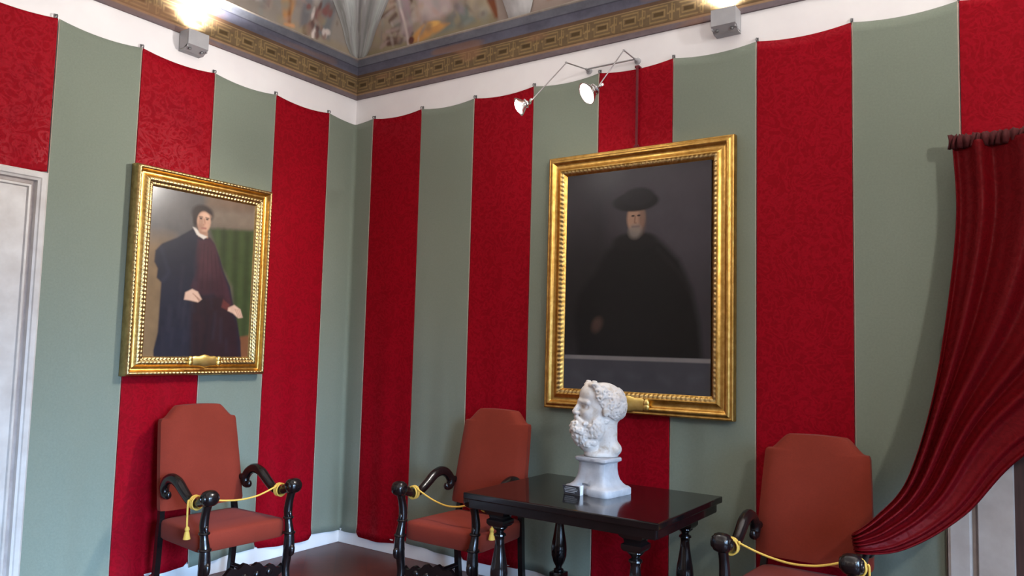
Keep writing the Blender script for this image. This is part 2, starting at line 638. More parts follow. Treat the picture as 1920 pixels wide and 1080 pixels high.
for side, nm in (('R', 'wall_fresco_right'), ('L', 'wall_fresco_left')):
    V, c = vault_face(side)
    o = grid_obj(nm, V, MT['fresco'], colors=c, flip=(side == 'R'))
    struct(o)
g = G()
g.add([(0, 0, RZ), (RX, 0, RZ), (RX, RY, RZ), (0, RY, RZ)], [(0, 1, 2, 3)])
struct(g.obj('ceiling', MT['vault'], smooth=False))

# ---- painted frieze: grey fillet, meander band, slate-blue cove with a ledge
def frieze(name, side, L, seed):
    res = .005
    # profile: (offset from wall, z)
    prof = [(.010, Z0 + t * (ZF1 - Z0)) for t in np.linspace(0, 1, 44)]
    prof += [(.010 + .05 * (1 - math.cos(t * PI / 2)), ZF1 + t * (ZC1 - ZF1 - .012)) for t in np.linspace(0.04, 1, 20)]
    prof += [(.064, ZC1 - .010), (.064, ZC1), (.03, ZC1 + .002), (.0, ZC1 + .003)]
    prof = [(0.0, Z0)] + prof
    pr = np.array(prof)
    nx = int(L / res) + 1
    ny = len(pr)
    P = Paint(L, 1, nx, ny, (110, 96, 84), seed)
    zz = np.repeat(pr[:, 1][:, None], nx, 1)
    P.Y = zz
    u = P.X
    c = P.c
    def band(a, b, col, op=1.0):
        P.lay(((zz >= a) & (zz < b)) * op, col)
    band(Z0 - .01, Z0 + .036, (112, 100, 104))
    band(Z0 + .036, Z0 + .052, (146, 118, 90))
    band(Z0 + .052, Z0 + .060, (96, 72, 48))
    z0, z1 = Z0 + .062, Z0 + .176
    band(z0 - .002, z1 + .04, (106, 88, 64))
    # meander: framed rectangles and keyed crosses, gold lines on brown
    per = .205
    q = (u / per) % 1.0
    v = (zz - z0) / (z1 - z0)
    LN = (142, 118, 80)
    def rect(u0, u1, v0, v1):
        return (q > u0) & (q < u1) & (v > v0) & (v < v1)
    m = np.zeros(u.shape, bool)
    m |= rect(.16, .62, .26, .76) & ~rect(.195, .585, .36, .66)
    m |= rect(.08, .70, .04, .13) | rect(.08, .70, .88, .97)
    m |= rect(.08, .115, .04, .62) | rect(.665, .70, .38, .97)
    m |= rect(.70, .78, .40, .50) | rect(.0, .08, .50, .60)
    m |= rect(.82, .86, .0, 1.0) | rect(.74, .94, .46, .56)
    m |= rect(.74, .775, .1, .5) | rect(.905, .94, .5, .92)
    m |= rect(.775, .84, .06, .14) | rect(.84, .905, .86, .94)
    P.lay(m * .85, LN)
    P.lay(rect(.23, .55, .42, .60) * .9, (74, 58, 34))
    band(z1 + .005, z1 + .013, (150, 126, 92))
    band(z1 + .013, ZF1, (96, 74, 58))
    band(ZF1, ZF1 + .055, (94, 94, 108))
    band(ZF1 + .055, ZF1 + .06, (70, 70, 82))
    band(ZF1 + .06, ZC1 - .012, (112, 114, 124))
    band(ZC1 - .012, ZC1 + .1, (158, 148, 138))
    # wear
    Q = Paint(L, .4, nx, ny, (0, 0, 0), seed + 3)
    Q.Y = zz - Z0
    n = Q.noise(.05, .2) * .5 + Q.noise(.02, .05) * .3 + Q.noise(.01, .012) * .2
    c *= (.72 + .56 * n)[..., None]
    P.lay(np.clip((Q.noise(.08, .3) - .72) * 3, 0, .5), (150, 110, 84))
    V = np.zeros((ny, nx, 3))
    off = np.repeat(pr[:, 0][:, None], nx, 1)
    if side == 'R':
        V[..., 0], V[..., 1] = np.maximum(u, off), -off
    else:
        V[..., 0], V[..., 1] = off, -np.maximum(u, off)
    V[..., 2] = zz
    o = grid_obj(name, V, MT['fresco'], colors=c, flip=(side != 'R'))
    return struct(o)


frieze('trim_1', 'R', 5.4, 21)
frieze('trim_2', 'L', 4.2, 22)

# ---- corner squinch and the rib between the painted fields
hw = [(3.985, .012), (4.0, .06), (4.03, .115), (4.1, .165), (4.2, .215), (4.3, .29), (4.45, .42), (4.6, .62)]
zz_ = np.linspace(3.985, 4.6, 60)
ww_ = np.interp(zz_, [h[0] for h in hw], [h[1] for h in hw])
P = Paint(1, .62, 61, 60, (132, 130, 128), 31)
for c_, w_, col in ((.16, .10, (158, 162, 160)), (.33, .05, (108, 108, 106)), (.50, .05, (92, 88, 88)), (.66, .11, (170, 174, 172)), (.86, .06, (116, 116, 112)), (.98, .05, (146, 146, 142))):
    P.line([(c_, -.1), (c_, .8)], w_ * .6, col, w_, .9)
for k in range(60):
    x = P.r.rand()
    y = P.r.rand() * .6
    P.line([(x, y), (x + .03 * (P.r.rand() - .5), y + .15)], .006, [(182, 184, 182), (100, 98, 98), (140, 136, 128)][k % 3], .03, .5)
P.mottle(.10, .05, .03)
V = np.zeros((60, 61, 3))
for i in range(60):
    z, w = zz_[i], ww_[i]
    fade = min(1, (z - 3.98) * 8)
    lean = .25 * ((z - ZC1) / .62) ** 2
    for j in range(61):
        t = j / 60
        x = w * (1 - math.sin(t * PI / 2)) * .9
        y = w * (1 - math.cos(t * PI / 2)) * .9
        roll = .016 * (math.cos(t * PI * 4) * .5 + .5) * fade * math.sin(PI * t) + .006
        V[i, j] = (x + roll + lean, -(y + roll + lean), z)
struct(grid_obj('trim_3', V, MT['fresco'], colors=P.c * 1.2))

g = G()
rings = []
for z, w in [(3.986, .05), (4.0, .09), (4.06, .11), (4.15, .14), (4.3, .2), (4.6, .34)]:
    lean = .25 * ((z - ZC1) / .62) ** 2
    ring = [(1.655 + w * t, -(lean + .012 + .07 * (1 - t * t) * min(1, (z - 3.97) * 6)), z) for t in np.linspace(-1, 1, 11)]
    rings.append(ring)
g.loft(rings, cap=False, close=False)
MT['rib'] = simple('pale_grey_fresco', (.44, .43, .43), (.58, .57, .57), 5, .85, stretch=(4, 4, .3))
struct(g.obj('trim_4', MT['rib']))

# ---- skirting boards
g = G()
g.box((.012, -1.2, .055), (.024, 2.38, .11), .004)
struct(g.obj('baseboard_left', MT['skirting'], smooth=False))
g = G()
g.box((2.16, -.012, .055), (4.32, .024, .11), .004)
struct(g.obj('baseboard_right', MT['skirting'], smooth=False))

# ---- marble door surrounds
def surround(name, path, prof, m, mg, groove):
    """sweep prof [(inward distance, depth)] along a 2D mitred path given as (a, z, inward a, inward z); returns G in (a, depth, z)"""
    g = G()
    rings = []
    for a, z, na, nz in path:
        rings.append([(a + na * i, d, z + nz * i) for i, d in prof])
    v = [x for r in rings for x in r]
    n = len(prof)
    for i in range(len(rings) - 1):
        for j in range(n - 1):
            g.f.append((i * n + j, i * n + j + 1, (i + 1) * n + j + 1, (i + 1) * n + j))
            g.m.append(1 if j in groove else 0)
    g.v = v
    return g


PROF = [(0, .0), (0, .045), (.010, .052), (.034, .050), (.040, .044), (.052, .040), (.058, .020), (.074, .018), (.080, .030), (.092, .032), (.098, .022), (.24, .022), (.245, .018), (.25, -.03)]
GRV = (6, 7)
# left door: outer edge y=-2.41, top z=2.53
g = surround('door', [(-2.41, 0, -1, 0), (-2.41, 2.53, -1, -1), (-4.1, 2.53, 1, -1), (-4.1, 0, 1, 0)], PROF, None, None, GRV)
g.v = [(d, a, z) for a, d, z in g.v]
ds = g.obj('door_1', [MT['stone'], MT['stone_groove']], smooth=False)
struct(ds)
g = G()
g.box((.012, -3.25, 1.14), (.03, 1.2, 2.28), .004)
for zz in (.55, 1.55):
    g.box((.03, -3.25, zz), (.02, .8, .8), .01)
g.obj('door_leaf', MT['dark_door'], ds, smooth=False)
# right door behind the curtain: outer edge x=4.33
PROF2 = [(0, .0), (0, .05), (.012, .056), (.092, .054), (.10, .046), (.104, .022), (.125, .022), (.13, .044), (.275, .044), (.28, .03), (.285, -.03)]
g = surround('door', [(4.335, 0, 1, 0), (4.335, 1.66, 1, -1), (6.25, 1.66, -1, -1), (6.25, 0, -1, 0)], PROF2, None, None, (5,))
g.v = [(a, -d, z) for a, d, z in g.v]
ds = g.obj('door_2', [MT['stone'], MT['stone_groove']], smooth=False)
struct(ds)
g = G()
g.box((5.29, -.012, .70), (1.36, .03, 1.4), .004)
for zz in (.38, 1.02):
    for xx in (4.97, 5.6):
        g.box((xx, -.03, zz), (.45, .02, .8), .01)
g.obj('door_leaf', MT['dark_door'], ds, smooth=False)

# ================================================================== wall hangings
ZT = 3.452


def hanging(name, a0, a1, side, kind, zb, label, seed, notch=None, thick=.012):
    """one cloth strip between hooks at a0 and a1 (distance along the wall), sagging top edge"""
    r = np.random.RandomState(seed)
    wdt = a1 - a0
    if kind == 'sage':
        cols = np.concatenate([[0, .0045], np.linspace(.03, wdt - .03, 22), [wdt - .0045, wdt]])
    else:
        cols = np.concatenate([[0, .004], np.linspace(.03, wdt - .03, 22), [wdt - .004, wdt]])
    cols = cols * (wdt - .004) / wdt + .002
    ny = 60
    V = np.zeros((ny, len(cols), 3))
    ph = r.rand(6) * 6.28
    for j, a in enumerate(cols):
        t = a / wdt
        zt = ZT - .024 * 4 * t * (1 - t) + .002
        b = zb + .012 * math.sin(ph[0] + 3 * t) - (.014 if kind == 'red' else 0) * (4 * t * (1 - t)) ** .5
        if kind == 'red' and zb < .3:
            b += .03 * (max(0, .07 - min(t, 1 - t)) / .07) ** 2
        for i in range(ny):
            s = i / (ny - 1)
            z = zt + (b - zt) * s
            env = (4 * t * (1 - t)) ** .5
            w = .004 * s * math.sin(2 * PI * t * 1.5 + ph[1] + 1.2 * s) + .003 * s * math.sin(2 * PI * t * .8 + ph[2] + 2.0 * s)
            w += .007 * s * s * s * math.sin(2 * PI * t * 2.3 + ph[3])
            d = thick + .008 + env * w + .010 * s * (z < 1.0) * 0
            d = max(d, .006)
            if z < .16:
                d += .018 * (.16 - max(z, .06)) / .10
            V[i, j] = (a0 + a, d, z)
    if notch:      # cut the strip at a door surround below zn
        an, zn = notch
        below = V[..., 2] < zn
        V[..., 0] = np.where(below, np.minimum(V[..., 0], an + (V[..., 0] - an) * .0 - (V[..., 0] > an) * 0), V[..., 0])
    P = V.copy()
    if side == 'R':
        P[..., 1] = -V[..., 1]
    elif side == 'L':
        P[..., 0] = V[..., 1]
        P[..., 1] = -V[..., 0]
    else:          # corner strip: a runs from -.314 (left wall) through 0 to .229 (right wall)
        rc = .05
        a, d = V[..., 0], V[..., 1]
        arc = rc * PI / 2
        t = np.clip((a + rc) / (2 * rc), 0, 1) * PI / 2
        x = np.where(a < -rc, d, np.where(a > rc, a, rc - (rc - d) * np.cos(t)))
        y = np.where(a < -rc, a, np.where(a > rc, -d, -(rc - (rc - d) * np.sin(t))))
        P[..., 0], P[..., 1] = x, y
    cm = [0] * (len(cols) - 1)
    if kind == 'sage':
        cm[0] = cm[-1] = 1
        mats = [MT['sage'], MT['selvage']]
    else:
        mats = [MT['red']]
    o = grid_obj(name, P, mats, colmat=cm, flip=(side == 'R' or side == 'C'))
    sm = o.modifiers.new('thickness', 'SOLIDIFY')
    sm.thickness = .0025
    sm.offset = 1
    tag(o, label, 'wall hanging', 'red damask hangings' if kind == 'red' else 'sage green hangings')
    return o


HL = [.314, .840, 1.366, 1.893, 2.419, 2.945]
HR = [.229, .7525, 1.277, 1.803, 2.328, 2.854, 3.381, 3.906, 4.423, 4.949]
hanging('green_wall_hanging', -.314, .229, 'C', 'sage', .105, 'sage green cloth strip folded round the corner of the room', 1)
LLAB = ['crimson damask strip behind the open side of the smaller gilt portrait, beside the corner strip',
        'sage green strip behind the young man portrait and its armchair',
        'crimson damask strip behind the young man portrait, with a folded shadowed edge',
        'wide sage green strip between the pale marble door frame and the young man portrait',
        'short crimson damask strip hanging over the lintel of the pale marble door']
for k in range(5):
    kind = 'red' if k % 2 == 0 else 'sage'
    zb = .095 if k < 4 else 2.545
    hanging('red_wall_hanging' if kind == 'red' else 'green_wall_hanging', HL[k] if k != 4 else 2.408, HL[k + 1] if k != 3 else 2.406, 'L', kind, zb, LLAB[k], 10 + k)
RLAB = ['crimson damask strip nearest the corner, between two sage strips of the longer wall',
        'sage green strip behind the arm of the chair that stands beside the black table',
        'crimson damask strip behind the chair beside the black table, under the edge-on lamp',
        'sage green strip behind the round glowing lamp and the edge of the bearded portrait',
        'crimson damask strip behind the marble bust, crossed by a dark picture strap',
        'sage green strip beside the tall bearded portrait, behind the end of the black table',
        'crimson damask strip behind the armchair that the curtain is draped over',
        'sage green strip on which the swept curtain casts its shadow',
        'short crimson damask strip above the ruffled heading of the curtain']
for k in range(9):
    kind = 'red' if k % 2 == 0 else 'sage'
    a0, a1, zb = HR[k], HR[k + 1], .095
    if k == 7:
        a1 = 4.423
    if k == 8:
        zb = 1.72
    o = hanging('red_wall_hanging' if kind == 'red' else 'green_wall_hanging', a0, a1, 'R', kind, zb, RLAB[k], 30 + k)
    if k == 7:     # the cloth is cut round the marble door frame
        me = o.data
        for v in me.vertices:
            if v.co.z < 1.70 and v.co.x > 4.325:
                v.co.x = 4.325 + (v.co.x - 4.325) * .01
# loose folded edge of the crimson strip at the left portrait
# hooks that carry the strips
ORD = ['first', 'second', 'third', 'fourth', 'fifth', 'sixth', 'seventh', 'eighth', 'ninth']


def hook(loc, label, face):
    g = G()
    g.box((0, -.004, .006), (.012, .006, .032), .001)
    g.tube([(0, -.006, .014), (0, -.028, .012), (0, -.032, .0), (0, -.026, -.008)], .0035, 8, 4)
    o = g.obj('wall_hook', MT['bolt'])
    o.location = loc
    o.rotation_euler = (0, 0, face)
    return tag(o, label, 'hook', 'hooks carrying the cloth strips')


for k in range(5):
    hook((0, -HL[k], ZT + .008), 'small hook at the %s seam from the corner, wall of the young man' % ORD[k], PI / 2)
for k in range(9):
    hook((HR[k], 0, ZT + .008), 'small hook at the %s seam from the corner, wall behind the table' % ORD[k], 0)

# ================================================================== paintings
def frame_part(name, w, h, prof, orn, mats, parent, x0=0, z0=0, pitch=.03, amp=.006, alt=()):
    """mitred moulding; local x right, z up, depth towards -y"""
    n = len(prof)
    V, F, FM = [], [], []
    sides = [((0, 0), (1, 0), (0, 1), w), ((w, 0), (0, 1), (-1, 0), h), ((w, h), (-1, 0), (0, -1), w), ((0, h), (0, -1), (1, 0), h)]
    for (ox, oz), (dx, dz), (ix, iz), L in sides:
        N = max(8, int(L / .0075))
        b = len(V)
        for k in range(N + 1):
            t = k / N
            for j, (ins, dep) in enumerate(prof):
                s = ins + t * (L - 2 * ins)
                d = dep
                if j in orn:
                    d += amp * (abs(math.sin(PI * s / pitch)) - .6)
                V.append((x0 + ox + dx * s + ix * ins, -d, z0 + oz + dz * s + iz * ins))
        for k in range(N):
            for j in range(n - 1):
                F.append((b + k * n + j, b + k * n + j + 1, b + (k + 1) * n + j + 1, b + (k + 1) * n + j))
                FM.append(1 if j in alt else 0)
    return obj(name, V, F, mats, parent, True, FM)


def canvas_part(P, mat, parent, x0, z0, dep):
    V = np.zeros((P.ny, P.nx, 3))
    V[..., 0] = x0 + P.X
    V[..., 2] = z0 + P.h - P.Y
    V[..., 1] = -dep
    return grid_obj('canvas', V, mat, parent, colors=P.c, flip=True)


def cartouche(parent, x, z, dep, s=1.0):
    g = G()
    rings = []
    for k in range(15):
        t = -1 + 2 * k / 14
        hh = .034 * (1 - .45 * abs(t) ** 3) * (1 + .12 * math.cos(t * 7))
        rings.append([(x + s * .085 * t, -dep - .010 * math.cos(a) * (1 - t * t * .5) - .004, z + s * hh * math.sin(a)) for a in np.linspace(0, 2 * PI, 16, endpoint=False)])
    g.loft(rings)
    for sx in (-1, 1):
        g.ball((x + sx * s * .093, -dep - .006, z + .012), .016 * s, 8, sq=(1, .7, 1.2))
        g.ball((x + sx * s * .093, -dep - .006, z - .012), .016 * s, 8, sq=(1, .7, 1.2))
    g.obj('name_plate', MT['plate'], parent)


# ---- portrait of a young man, on the left wall
LP = thing('framed_portrait', 'gilt framed portrait of a young man in dark robe with green drapery', 'painting', (.028, -1.4, 1.36), PI / 2, 'framed portraits')
lw, lh = 1.03, 1.335
# local x = world y + 1.4 ; frame spans y -1.915..-.885
profL = [(0, .0), (0, .055), (.004, .068), (.012, .078), (.022, .078), (.028, .066), (.034, .048), (.044, .042), (.058, .046), (.070, .058), (.082, .066), (.094, .062), (.100, .050), (.104, .050), (.112, .052), (.119, .046), (.124, .034), (.135, .026)]
frame_part('frame', lw, lh, profL, (3, 4, 10, 13, 14), [MT['gold_pale'], MT['gold']], LP, -.515, 0, .026, .007, alt=(5, 6, 7, 8))
P = Paint(.815, 1.105, 330, 450, (92, 82, 70), 5)
sx, sy = .815, 1.105
U = lambda pts: [(a * sx, b * sy) for a, b in pts]
P.poly(U([(-.1, -.1), (.6, -.1), (.5, .5), (-.1, .45)]), (84, 80, 78), .25)
P.poly(U([(-.1, .3), (.2, .3), (.2, 1.1), (-.1, 1.1)]), (122, 98, 70), .15)
P.poly(U([(.516, .076), (1.1, .01), (1.1, .17), (.559, .193)]), (118, 104, 90), .08)
P.poly(U([(.5, -.1), (1.1, -.1), (1.1, .04), (.5, .08)]), (112, 92, 76), .06)
P.poly(U([(.538, .202), (1.1, .16), (1.1, .864), (.864, .881), (.79, .549), (.666, .413)]), (54, 66, 36), .03)
for k in range(7):
    P.line(U([(.62 + .06 * k, .2), (.66 + .055 * k, .85)]), .012, (40, 52, 27) if k % 2 else (66, 80, 42), .035, .6)
P.poly(U([(.86, .87), (1.1, .84), (1.1, 1.1), (.86, 1.1)]), (112, 70, 44), .02)
P.mottle(.12, .2)
P.poly(U([(.39, .218), (.253, .287), (.128, .333), (.074, .379), (.071, .446), (.103, .483), (.098, .537), (.139, .561), (.135, .854), (.107, .96), (.12, 1.06), (.926, 1.06), (.901, .895), (.855, .765), (.813, .679), (.768, .55), (.692, .454), (.651, .371), (.589, .29), (.543, .259), (.457, .26)]), (31, 31, 43), .012)
P.poly(U([(.438, .283), (.554, .265), (.601, .303), (.655, .413), (.745, .552), (.8, .665), (.711, .683), (.616, .602), (.488, .623), (.4, .572), (.453, .457), (.434, .361)]), (62, 34, 42), .025)
P.poly(U([(.406, .641), (.705, .612), (.856, .779), (.909, 1.06), (.437, 1.06)]), (40, 24, 29), .04)
for k in range(46):
    x0, y0 = .12 + .72 * P.r.rand(), .34 + .55 * P.r.rand()
    l = .06 + .16 * P.r.rand()
    inside = .16 + .1 * (y0 < .5) < x0 < .62 + .26 * (y0 - .3)
    if inside:
        P.line(U([(x0, y0), (x0 + .05 * (P.r.rand() - .4), min(.98, y0 + l))]), .004 + .006 * P.r.rand(), (19, 18, 26) if k % 2 else (46, 43, 54), .03, .45)
P.ell(.54 * sx, .42 * sy, .07, .13, (78, 44, 50), 1.2, .5)
P.ell(.60 * sx, .56 * sy, .08, .07, (44, 24, 30), 1.2, .6)
for k in range(5):
    P.line(U([(.50 + .035 * k, .30 + .02 * k), (.50 + .05 * k, .58)]), .002, (44, 23, 30), .01, .7)
P.line(U([(.12, .36), (.2, .5), (.15, .55)]), .008, (44, 46, 60), .03, .7)
P.poly(U([(.435, .20), (.52, .21), (.53, .265), (.44, .262)]), (168, 128, 104), .01)
P.poly(U([(.385, .209), (.425, .252), (.49, .274), (.525, .255), (.455, .243), (.415, .211)]), (205, 196, 184), .008)
P.ell(.469 * sx, .118 * sy, .082, .06, (44, 34, 31), .35)
P.ell(.418 * sx, .16 * sy, .03, .055, (44, 34, 31), .5)
P.ell(.484 * sx, .166 * sy, .052, .070, (192, 150, 124), .22)
P.ell(.455 * sx, .175 * sy, .02, .055, (150, 112, 92), .9, .6)
P.ell(.50 * sx, .128 * sy, .036, .018, (206, 166, 140), .9, .7)
P.line(U([(.44, .140), (.468, .139)]), .0035, (60, 42, 36), .008)
P.line(U([(.50, .139), (.528, .141)]), .0035, (60, 42, 36), .008)
P.ell(.455 * sx, .1495 * sy, .010, .0055, (46, 34, 32), .6)
P.ell(.513 * sx, .149 * sy, .010, .0055, (46, 34, 32), .6)
P.line(U([(.487, .151), (.498, .182), (.484, .185)]), .004, (156, 112, 90), .008)
P.line(U([(.468, .207), (.505, .206)]), .005, (150, 84, 78), .008)
P.ell(.486 * sx, .236 * sy, .03, .008, (150, 112, 92), .9, .6)
P.poly(U([(.352, .609), (.412, .585), (.465, .599), (.505, .643), (.471, .663), (.397, .655), (.345, .652)]), (208, 170, 146), .01)
for k in range(3):
    P.line(U([(.42 + .02 * k, .612 + .012 * k), (.492 - .006 * k, .648 + .004 * k)]), .002, (150, 108, 88), .005)
P.poly(U([(.707, .633), (.778, .666), (.758, .703), (.693, .684)]), (92, 44, 40), .012)
P.poly(U([(.761, .684), (.819, .664), (.883, .69), (.911, .741), (.867, .747), (.809, .717), (.758, .704)]), (206, 168, 144), .01)
for k in range(3):
    P.line(U([(.83 + .018 * k, .69), (.865 + .016 * k, .738)]), .002, (150, 108, 88), .005)
P.ell(.46 * sx, .20 * sy, .03, .018, (150, 110, 92), 1, .5)
P.ell(.505 * sx, .185 * sy, .014, .012, (208, 158, 132), 1, .6)
P.mottle(.16, .05)
for _ in range(2):
    P.c[1:-1, 1:-1] = (P.c[1:-1, 1:-1] * 2 + P.c[:-2, 1:-1] + P.c[2:, 1:-1] + P.c[1:-1, :-2] + P.c[1:-1, 2:]) / 6
canvas_part(P, MT['canvas'], LP, -.4075, .115, .034)
cartouche(LP, .03, .095, .06, 1.15)

# ---- large dark portrait, on the right wall
RP = thing('framed_portrait', 'tall gilt framed dark portrait of a bearded man in black hat and cloak', 'painting', (2.625, -.030, 1.205), 0, 'framed portraits')
rw, rh = 1.285, 1.69
profR = [(0, .0), (0, .044), (.004, .052), (.012, .054), (.017, .048), (.024, .060), (.034, .066), (.044, .062), (.050, .048), (.056, .043), (.072, .043), (.086, .050), (.096, .060), (.101, .060), (.106, .054), (.112, .056), (.122, .050), (.128, .044), (.138, .030), (.148, .026)]
frame_part('frame', rw, rh, profR, (14, 15, 16), [MT['gold'], MT['gold_pale']], RP, -.6425, 0, .030, .008, alt=(14, 15))
P = Paint(1.0, 1.46, 300, 420, (46, 43, 47), 9)
P.mottle(.2, .5)
P.ell(.16, .85, .3, .45, (22, 20, 20), .8, .8)
P.ell(.85, .30, .4, .42, (64, 60, 66), 1, .8)
P.poly([(.40, .46), (.30, .55), (.22, .68), (.10, .82), (.07, .98), (.10, 1.16), (.10, 1.24), (.95, 1.24), (.93, 1.02), (.88, .80), (.80, .62), (.68, .50), (.60, .46)], (15, 13, 14), .05)
P.ell(.50, .49, .15, .06, (20, 17, 18), .4)
P.line([(.36, .6), (.30, .9), (.33, 1.2)], .008, (15, 13, 14), .04, .7)
P.line([(.70, .6), (.78, .9), (.76, 1.2)], .008, (15, 13, 14), .04, .7)
P.line([(.88, .84), (.80, .70), (.66, .55)], .008, (33, 29, 31), .04, .6)
P.ell(.505, .34, .062, .095, (142, 112, 94), .3)
P.ell(.55, .35, .025, .08, (96, 74, 64), .9, .7)
P.ell(.50, .425, .045, .045, (112, 104, 98), .7, .85)
P.ell(.485, .325, .012, .006, (40, 30, 28), .6)
P.ell(.525, .325, .012, .006, (40, 30, 28), .6)
P.line([(.50, .33), (.496, .37), (.506, .372)], .004, (110, 82, 68), .008)
P.line([(.48, .395), (.528, .395)], .006, (104, 90, 84), .01)
P.ell(.50, .235, .16, .062, (22, 19, 21), .2)
P.ell(.52, .205, .11, .06, (28, 25, 28), .3)
P.ell(.24, 1.02, .035, .05, (78, 58, 50), .9, .7, .5)
P.poly([(-.1, 1.22), (1.1, 1.22), (1.1, 1.6), (-.1, 1.6)], (60, 60, 66), .01)
P.poly([(-.1, 1.22), (1.1, 1.22), (1.1, 1.245), (-.1, 1.245)], (116, 112, 112), .008)
for k in range(9):
    P.line([(.08 + .1 * k, 1.34 + .02 * (k % 2)), (.14 + .1 * k, 1.37 - .02 * (k % 3))], .006, (54, 54, 60) if k % 2 else (74, 74, 80), .07, .6)
P.mottle(.10, .08)
canvas_part(P, MT['canvas_dark'], RP, -.5, .115, .034)
cartouche(RP, -.02, .062, .058, 1.35)

# strap that carries the large portrait
g = G()
g.box((2.618, -.046, 3.17), (.016, .004, .55), .001)
g.torus((2.618, -.046, 2.905), .016, .004, 'Y')
g.box((2.612, -.022, 3.440), (.03, .044, .014), .002)
tag(g.obj('picture_strap', MT['strap']), 'dark maroon strap running from the lamp rail down to the bearded portrait', 'strap')

# ================================================================== picture lamp rail with two heads
def lamp_rail(loc, rot, label, aims, watts, size, spill):
    """rail on two brackets, each with a bent arm and a small halogen head"""
    t = thing('picture_lamp_rail', label, 'spotlight', loc, rot, 'picture lamp rails')
    inv = Matrix.Rotation(-rot, 3, 'Z')
    g = G()
    g.tube([(-.17, -.045, 0), (.19, -.045, 0)], .006, 8)
    g.obj('rail', MT['metal'], t)
    for x in (-.17, .19):
        g = G()
        g.lathe([(.022, 0), (.022, -.008), (.012, -.014), (.008, -.052)], (x, 0, 0), 16, 'Y')
        g.obj('wall_bracket', MT['lampbox'], t)
    beams = []
    for k, (x, apex, end) in enumerate(((-.17, (-.185, -.285, -.03), (-.205, -.67, -.395)), (.19, (.18, -.19, .012), (.20, -.57, -.35)))):
        g = G()
        g.tube([(x, -.045, 0), tuple(Vector(apex) * .97 + Vector((x, -.045, 0)) * .03), apex], .0045, 8)
        g.tube([apex, end], .004, 8)
        g.ball(apex, .007, 6)
        g.obj('arm', MT['metal'], t)
        e = Vector(end)
        aimv = (inv @ (Vector(aims[k]) - Vector(loc)) - e).normalized()
        g = G()
        rings = [(.010, -.05), (.016, -.045), (.020, -.03), (.036, -.012), (.050, .006), (.053, .012), (.049, .012), (.034, -.008), (.018, -.024), (.002, -.026)]
        g.lathe(rings, (0, 0, 0), 28)
        g.torus((0, 0, -.036), .024, .0035)
        g.box((0, 0, -.062), (.075, .012, .012), .002)
        head = g.obj('lamp_head', MT['chrome'], t)
        head.location = e + aimv * .07
        head.scale = ((1.1,) * 3, (1.3,) * 3)[k]
        head.rotation_mode = 'QUATERNION'
        head.rotation_quaternion = aimv.to_track_quat('Z', 'Y')
        g = G()
        g.ball((0, 0, .004), .040, 10, sq=(1, 1, .55))
        g.obj('bulb', MT['bulb'], head)
        beams.append((e + aimv * .13, aimv))
    bpy.context.view_layer.update()
    for k, (p, v) in enumerate(beams):
        p, q = t.matrix_world @ p, t.matrix_world @ (p + v)
        lamp('spot_beam', 'SPOT', p, q, watts[k], (1, .955, .90), parent=t, spot_size=size, spot_blend=.9, shadow_soft_size=.045)
        if spill:
            lamp('spot_spill', 'POINT', p, q, spill[k], (1, .94, .86), parent=t, shadow_soft_size=.04)
    return t


lamp_rail((2.41, 0, 3.49), 0, 'thin metal rail on white plaster with two glowing spotlights above the bearded portrait', ((0, -2.5, 1.6), (.9, -3.0, 1.2)), (70, 150), 2.6, (4, 8))
lamp_rail((RX, -3.2, 3.49), -PI / 2, 'metal spotlight rail on the window wall between the two windows', ((4.0, 0, 2.2), (4.3, 0, 2.0)), (80, 90), 1.25, None)  # added unseen rail, brightens the curtain end of the right wall

# ================================================================== wall uplighters
def uplighter(loc, face, label, energy=60, tilt=.32):
    t = thing('wall_uplighter', label, 'wall lamp', loc, face, 'wall uplighters')
    g = G()
    w, d = .075, .11
    # open-topped box with a tapered front bottom
    sec = [(0, -.075), (-.055, -.075), (-d, -.040), (-d, .062), (-d + .008, .062), (-d + .008, -.036), (-.055, -.067), (-.006, -.067), (-.006, .062), (0, .062)]
    g.loft([[(-w, y, z) for y, z in sec], [(w, y, z) for y, z in sec]])
    g.box((-w + .004, -d * .5, .0), (.008, d * .8, .122))
    g.box((w - .004, -d * .5, .0), (.008, d * .8, .122))
    g.obj('housing', MT['lampbox'], t, smooth=False)
    for sx in (-.045, .045):
        g = G()
        g.lathe([(.010, .004), (.010, -.008), (.005, -.012)], (sx, -.080, -.062), 12, 'Y')
        g.obj('bolt', MT['bolt'], t)
    g = G()
    g.tube([(-.05, -.055, .03), (.05, -.055, .03)], .012, 12)
    g.obj('lamp_tube', MT['tube'], t)
    bpy.context.view_layer.update()
    p = t.matrix_world @ Vector((0, -.085, .09))
    q = t.matrix_world @ Vector((0, -tilt, 1))
    lamp('uplight_beam', 'SPOT', p, q, energy, WARM, parent=t, spot_size=2.6, spot_blend=.6, shadow_soft_size=.05)
    return t


